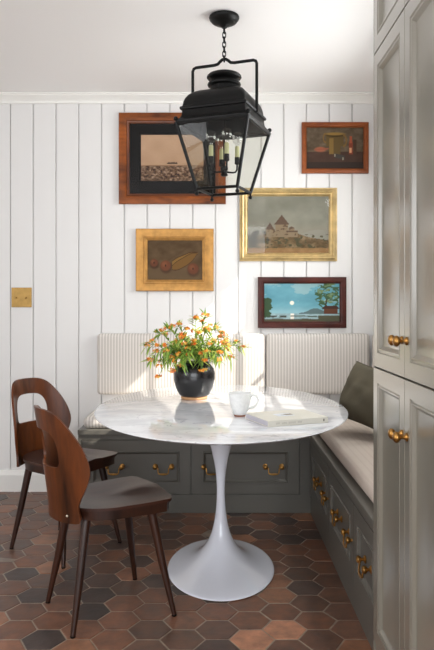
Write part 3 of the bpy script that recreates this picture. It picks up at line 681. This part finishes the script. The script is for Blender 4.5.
def picture(name, label, o, inn, prof_fn, M_f, fn, lip=None, M_lip=None, matte=None, glass=False, depth=.026):
    x0, z1 = px2w(o[0], o[1], YB - depth); x1, z0 = px2w(o[2], o[3], YB - depth)
    cx = (x0 + x1) / 2; t = thing(name, label, 'picture', (cx, YB - .001, z0), 0, 'framed pictures on the panelled wall')
    a0, b1 = px2w(inn[0], inn[1], YB - .012); a1, b0 = px2w(inn[2], inn[3], YB - .012)
    w, h = x1 - x0, z1 - z0; fw = min(a0 - x0, z1 - b1) if not matte else matte
    L = (-w / 2, w / 2, 0, h)
    m = MB(); pr = prof_fn(fw, depth); m.panel(*L, pr, 0, False, False); m.build('frame', M_f, t, True, 20)
    if lip:
        m = MB(); m.panel(*L, lip(fw, depth), 0, False, False); m.build('frame_liner', M_lip, t, True, 20)
    m = MB(); m.box(-w / 2 + .005, w / 2 - .005, -.004, -.0005, .005, h - .005); m.build('backing_board', M_gap, t)
    if matte:
        m = MB(); i0, i1, j0, j1 = a0 - cx, a1 - cx, b0 - z0, b1 - z0
        m.rings([[(-w / 2 + fw - .006, -.0075, fw - .006), (w / 2 - fw + .006, -.0075, fw - .006), (w / 2 - fw + .006, -.0075, h - fw + .006), (-w / 2 + fw - .006, -.0075, h - fw + .006)],
                 [(i0, -.0075, j0), (i1, -.0075, j0), (i1, -.0075, j1), (i0, -.0075, j1)], [(i0 + .002, -.006, j0 + .002), (i1 - .002, -.006, j0 + .002), (i1 - .002, -.006, j1 - .002), (i0 + .002, -.006, j1 - .002)]])
        m.build('mat_board', M_matb, t); paint(fn, i0 + .001, i1 - .001, j0 + .001, j1 - .001, -.0055, 'photograph', t)
    else: paint(fn, -w / 2 + fw - .003, w / 2 - fw + .003, fw - .003, h - fw + .003, -.0065, 'painting', t)
    if glass:
        m = MB(); m.rings([[(-w / 2 + fw - .004, -.0105, fw - .004), (w / 2 - fw + .004, -.0105, fw - .004), (w / 2 - fw + .004, -.0105, h - fw + .004), (-w / 2 + fw - .004, -.0105, h - fw + .004)]], False, True); m.build('glazing', M_pglass, t)
    return t
flat = lambda w, d: [(0, 0), (0, d - .003), (.003, d), (w * .35, d + .001), (w * .7, d - .004), (w * .72, d - .008)]
flatlip = lambda w, d: [(w * .72, d - .008), (w * .78, d - .005), (w * .9, d - .007), (w * .97, d - .012), (w, .0)]
gilt = lambda w, d: [(0, 0), (0, d), (.004, d + .003), (w * .1, d + .003), (w * .55, d - .006), (w * .62, d - .007), (w * .66, d - .004), (w * .74, d - .004), (w * .76, d - .011), (w * .95, d - .016), (w, .004)]
cove = lambda w, d: [(0, 0), (0, d * .5), (w * .06, d * .62), (w * .14, d * .6), (w * .2, d * .85), (w * .36, d + .004), (w * .5, d + .001), (w * .62, d - .007), (w * .7, d - .008), (w * .76, d - .004), (w * .84, d - .006), (w * .88, d - .014), (w * .97, d - .018), (w, .004)]
simple = lambda w, d: [(0, 0), (0, d - .002), (.002, d), (w * .55, d + .001), (w * .8, d - .002), (w * .86, d - .007), (w * .97, d - .01), (w, .004)]
picture('framed_photograph', 'sepia ship photograph with black mat in orange oak frame behind the lantern', (118.7, 112.5, 225.8, 203.7), (140.6, 134.4, 203.8, 181), flat, M_oak, p_ship, flatlip, M_oakd, .068, True)
picture('framed_painting', 'small dim fruit painting in a wide gold frame below the ship photograph', (135.8, 228.7, 213.6, 291), (148.3, 240.7, 202.0, 280.5), gilt, M_gold, p_fruit)
picture('framed_painting', 'castle on a hill painting in moulded gilt frame right of the lantern', (239.6, 187.5, 337.5, 261), (248.4, 196.4, 328.2, 253), cove, M_gold2, p_castle, None, None, None, True)
picture('framed_painting', 'blue moonlit lake painting in dark mahogany frame above the bench corner', (258, 277, 346.5, 328), (264.8, 283.6, 339.8, 321.7), simple, M_mahog, p_moon)
picture('framed_painting', 'dark still life with brass pot in cherry frame high beside the cabinet', (302, 122, 368.8, 173), (307.4, 127.5, 363.5, 167.8), simple, M_copwood, p_copper)

# brass switch plate
x0, z1 = px2w(11.7, 287.6); x1, z0 = px2w(31.8, 307.2)
sw = thing('light_switch', 'square brass switch plate with two toggles on the left wall boards', 'switch', ((x0 + x1) / 2, YB - .0002, z0))
m = MB(); w = x1 - x0; m.box(-w / 2, w / 2, -.006, 0, 0, z1 - z0, .0015); m.build('switch_plate', M_plate, sw)
for s in (-1, 1):
    m = MB(); c = (s * .031, -.006, (z1 - z0) / 2); m.lathe([(.008, .001), (.008, -.002), (.006, -.003), (.005, -.003)], 16, c, 'Y'); m.tube([(c[0], c[1] - .002, c[2]), (c[0], c[1] - .012, c[2] - .004), (c[0], c[1] - .018, c[2] - .008)], [.0032, .0038, .003], 8); m.build('toggle', M_plate, sw, True)

# ------------------------------------------------------------------ lantern
ln = thing('hanging_lantern', 'black square hanging lantern with clear glass and four candle bulbs over table', 'lantern', (.038, 3.07, 0), -20.4 * D2R)
m = MB(); m.lathe([(.012, 2.484), (.015, 2.489), (.021, 2.492), (.024, 2.496), (.042, 2.501), (.058, 2.510), (.068, 2.522), (.071, 2.530), (.069, 2.536), (.05, 2.5398)], 40); m.build('canopy', M_black, ln, True, 50)
zc = [2.486 - .0025 - i * .0220 for i in range(7)]
for i, z in enumerate(zc):
    m = MB(); c = []
    for k in range(20):
        a = 2 * PI * k / 20; u = .0075 * math.cos(a); v = .0105 * math.sin(a) + (.0045 if math.sin(a) > 0 else -.0045)
        c.append((u, 0, z - .011 + v) if i % 2 else (0, u, z - .011 + v))
    m.tube(c, .0026, 6, True); m.build('chain_link', M_black, ln, True)
# bail handle
hw = .158; zt = 2.316
pts = [(-hw, 0, 2.075), (-hw, 0, 2.15), (-hw, 0, zt - .016), (-hw + .005, 0, zt - .005), (-hw + .016, 0, zt), (-.05, 0, zt), (-.032, 0, zt + .003), (-.02, 0, zt + .014), (-.008, 0, zt + .022), (.008, 0, zt + .022), (.02, 0, zt + .014), (.032, 0, zt + .003), (.05, 0, zt), (hw - .016, 0, zt), (hw - .005, 0, zt - .005), (hw, 0, zt - .016), (hw, 0, 2.15), (hw, 0, 2.075)]
m = MB(); m.tube(pts, .0072, 10); m.build('bail_handle', M_black, ln, True)
# roof
def sq(h, z, r=.0, n=6):
    pts = []
    r = max(r, .002)
    for cx, cy, a0 in ((1, 1, 0), (-1, 1, PI / 2), (-1, -1, PI), (1, -1, 1.5 * PI)):
        for k in range(n + 1):
            a = a0 + PI / 2 * k / n; pts.append((cx * (h - r) + r * math.cos(a), cy * (h - r) + r * math.sin(a), z))
    return pts
m = MB()
roof = [(.150, 2.022), (.172, 2.020), (.173, 2.027), (.170, 2.031), (.160, 2.038), (.153, 2.050), (.150, 2.066), (.150, 2.076), (.157, 2.079), (.159, 2.085), (.157, 2.091), (.150, 2.094), (.148, 2.098), (.1475, 2.108), (.146, 2.120), (.142, 2.134), (.134, 2.149), (.122, 2.162), (.104, 2.172), (.08, 2.177), (.02, 2.178)]
under = [(.02, 2.166), (.08, 2.164), (.115, 2.150), (.136, 2.115), (.143, 2.05), (.150, 2.022)]
m.rings([sq(h, z, .004 if z < 2.1 else .004 + (z - 2.1) * .35) for h, z in roof] + [sq(h, z, .004) for h, z in under], False, False)
m.build('roof', M_black, ln, True, 35)
m = MB(); N_ = 48; lp = []
for r, z, rib in ((.068, 2.174, 0), (.070, 2.179, 0), (.064, 2.183, 0), (.062, 2.186, 1), (.0625, 2.208, 1), (.067, 2.211, 0), (.0765, 2.214, 0), (.078, 2.219, 0), (.076, 2.224, 0), (.055, 2.228, 0), (.052, 2.240, 0), (.060, 2.244, 0), (.077, 2.247, 0), (.081, 2.252, 0), (.080, 2.258, 0), (.073, 2.265, 0), (.058, 2.271, 0), (.03, 2.275, 0), (.004, 2.276, 0)):
    lp.append([((r + (.0025 if (k // 1) % 2 and rib else 0)) * math.cos(2 * PI * k / N_), (r + (.0025 if k % 2 and rib else 0)) * math.sin(2 * PI * k / N_), z) for k in range(N_)])
m.rings(lp, True, True); m.build('vent_cap', M_black, ln, True, 40)
T, B, ztp, zb = .1705, .0975, 2.020, 1.726
m = MB()
cs = [(1, 1), (-1, 1), (-1, -1), (1, -1)]
for i in range(4):
    a, b = cs[i], cs[(i + 1) % 4]
    m.tube([(a[0] * T, a[1] * T, ztp), (a[0] * B, a[1] * B, zb)], .0082, 8)
    m.tube([(a[0] * B, a[1] * B, zb), (b[0] * B, b[1] * B, zb)], .007, 8)
    m.tube([(a[0] * (T - .003), a[1] * (T - .003), ztp - .006), (b[0] * (T - .003), b[1] * (T - .003), ztp - .006)], .008, 8)
m.build('cage', M_black, ln, True)
for a in cs:
    m = MB(); m.sphere((a[0] * T, a[1] * T, 2.034), .0105, 12, 8); m.build('corner_finial', M_black, ln, True)
    m = MB(); m.tube([(a[0] * B, a[1] * B, zb - .002), (a[0] * B, a[1] * B, zb - .016)], .005, 8); m.sphere((a[0] * B, a[1] * B, zb - .021), .0095, 12, 8); m.build('ball_foot', M_black, ln, True)
for i in range(4):
    a, b = cs[i], cs[(i + 1) % 4]; k = .985
    m = MB(); m.rings([[(a[0] * T * k, a[1] * T * k, ztp - .004), (b[0] * T * k, b[1] * T * k, ztp - .004), (b[0] * B * k, b[1] * B * k, zb + .002), (a[0] * B * k, a[1] * B * k, zb + .002)]], False, True)
    o = m.build('glass_panel', M_glass, ln); 
# candle cluster
m = MB(); m.lathe([(.004, 1.792), (.012, 1.794), (.018, 1.800), (.014, 1.806), (.014, 1.818), (.018, 1.824), (.018, 1.834), (.010, 1.84), (.0045, 1.846), (.0038, 2.168)], 20); cl = m.build('candle_cluster', M_black, ln, True)
ca = 31 * D2R
for k in range(4):
    a = ca + k * PI / 2; cx, cy = math.cos(a), math.sin(a); R_ = .062; dz = .004 * (k % 2)
    m = MB(); m.tube([(cx * .012, cy * .012, 1.814), (cx * .04, cy * .04, 1.812), (cx * .054, cy * .054, 1.815), (cx * .061, cy * .061, 1.826), (cx * R_, cy * R_, 1.858)], .0042, 8)
    m.lathe([(.005, 1.850), (.011, 1.853), (.0125, 1.858), (.0115, 1.862), (.0115, 1.884)], 16, (cx * R_, cy * R_, 0)); m.build('candle_arm', M_black, cl, True)
    m = MB(); m.lathe([(.0105, 1.884), (.0108, 1.886), (.0104, 1.934), (.006, 1.937)], 16, (cx * R_, cy * R_, 0)); m.build('candle_sleeve', M_candle, cl, True)['label'] = 'olive cream candle sleeve'
    m = MB(); m.lathe([(.0065, 1.937), (.0075, 1.945), (.016, 1.952), (.0235, 1.965), (.0255, 1.977), (.0225, 1.99), (.014, 2.0), (.002, 2.003)], 20, (cx * R_, cy * R_, 0)); m.build('light_bulb', M_bulb, cl, True)['label'] = 'clear round glass bulb'
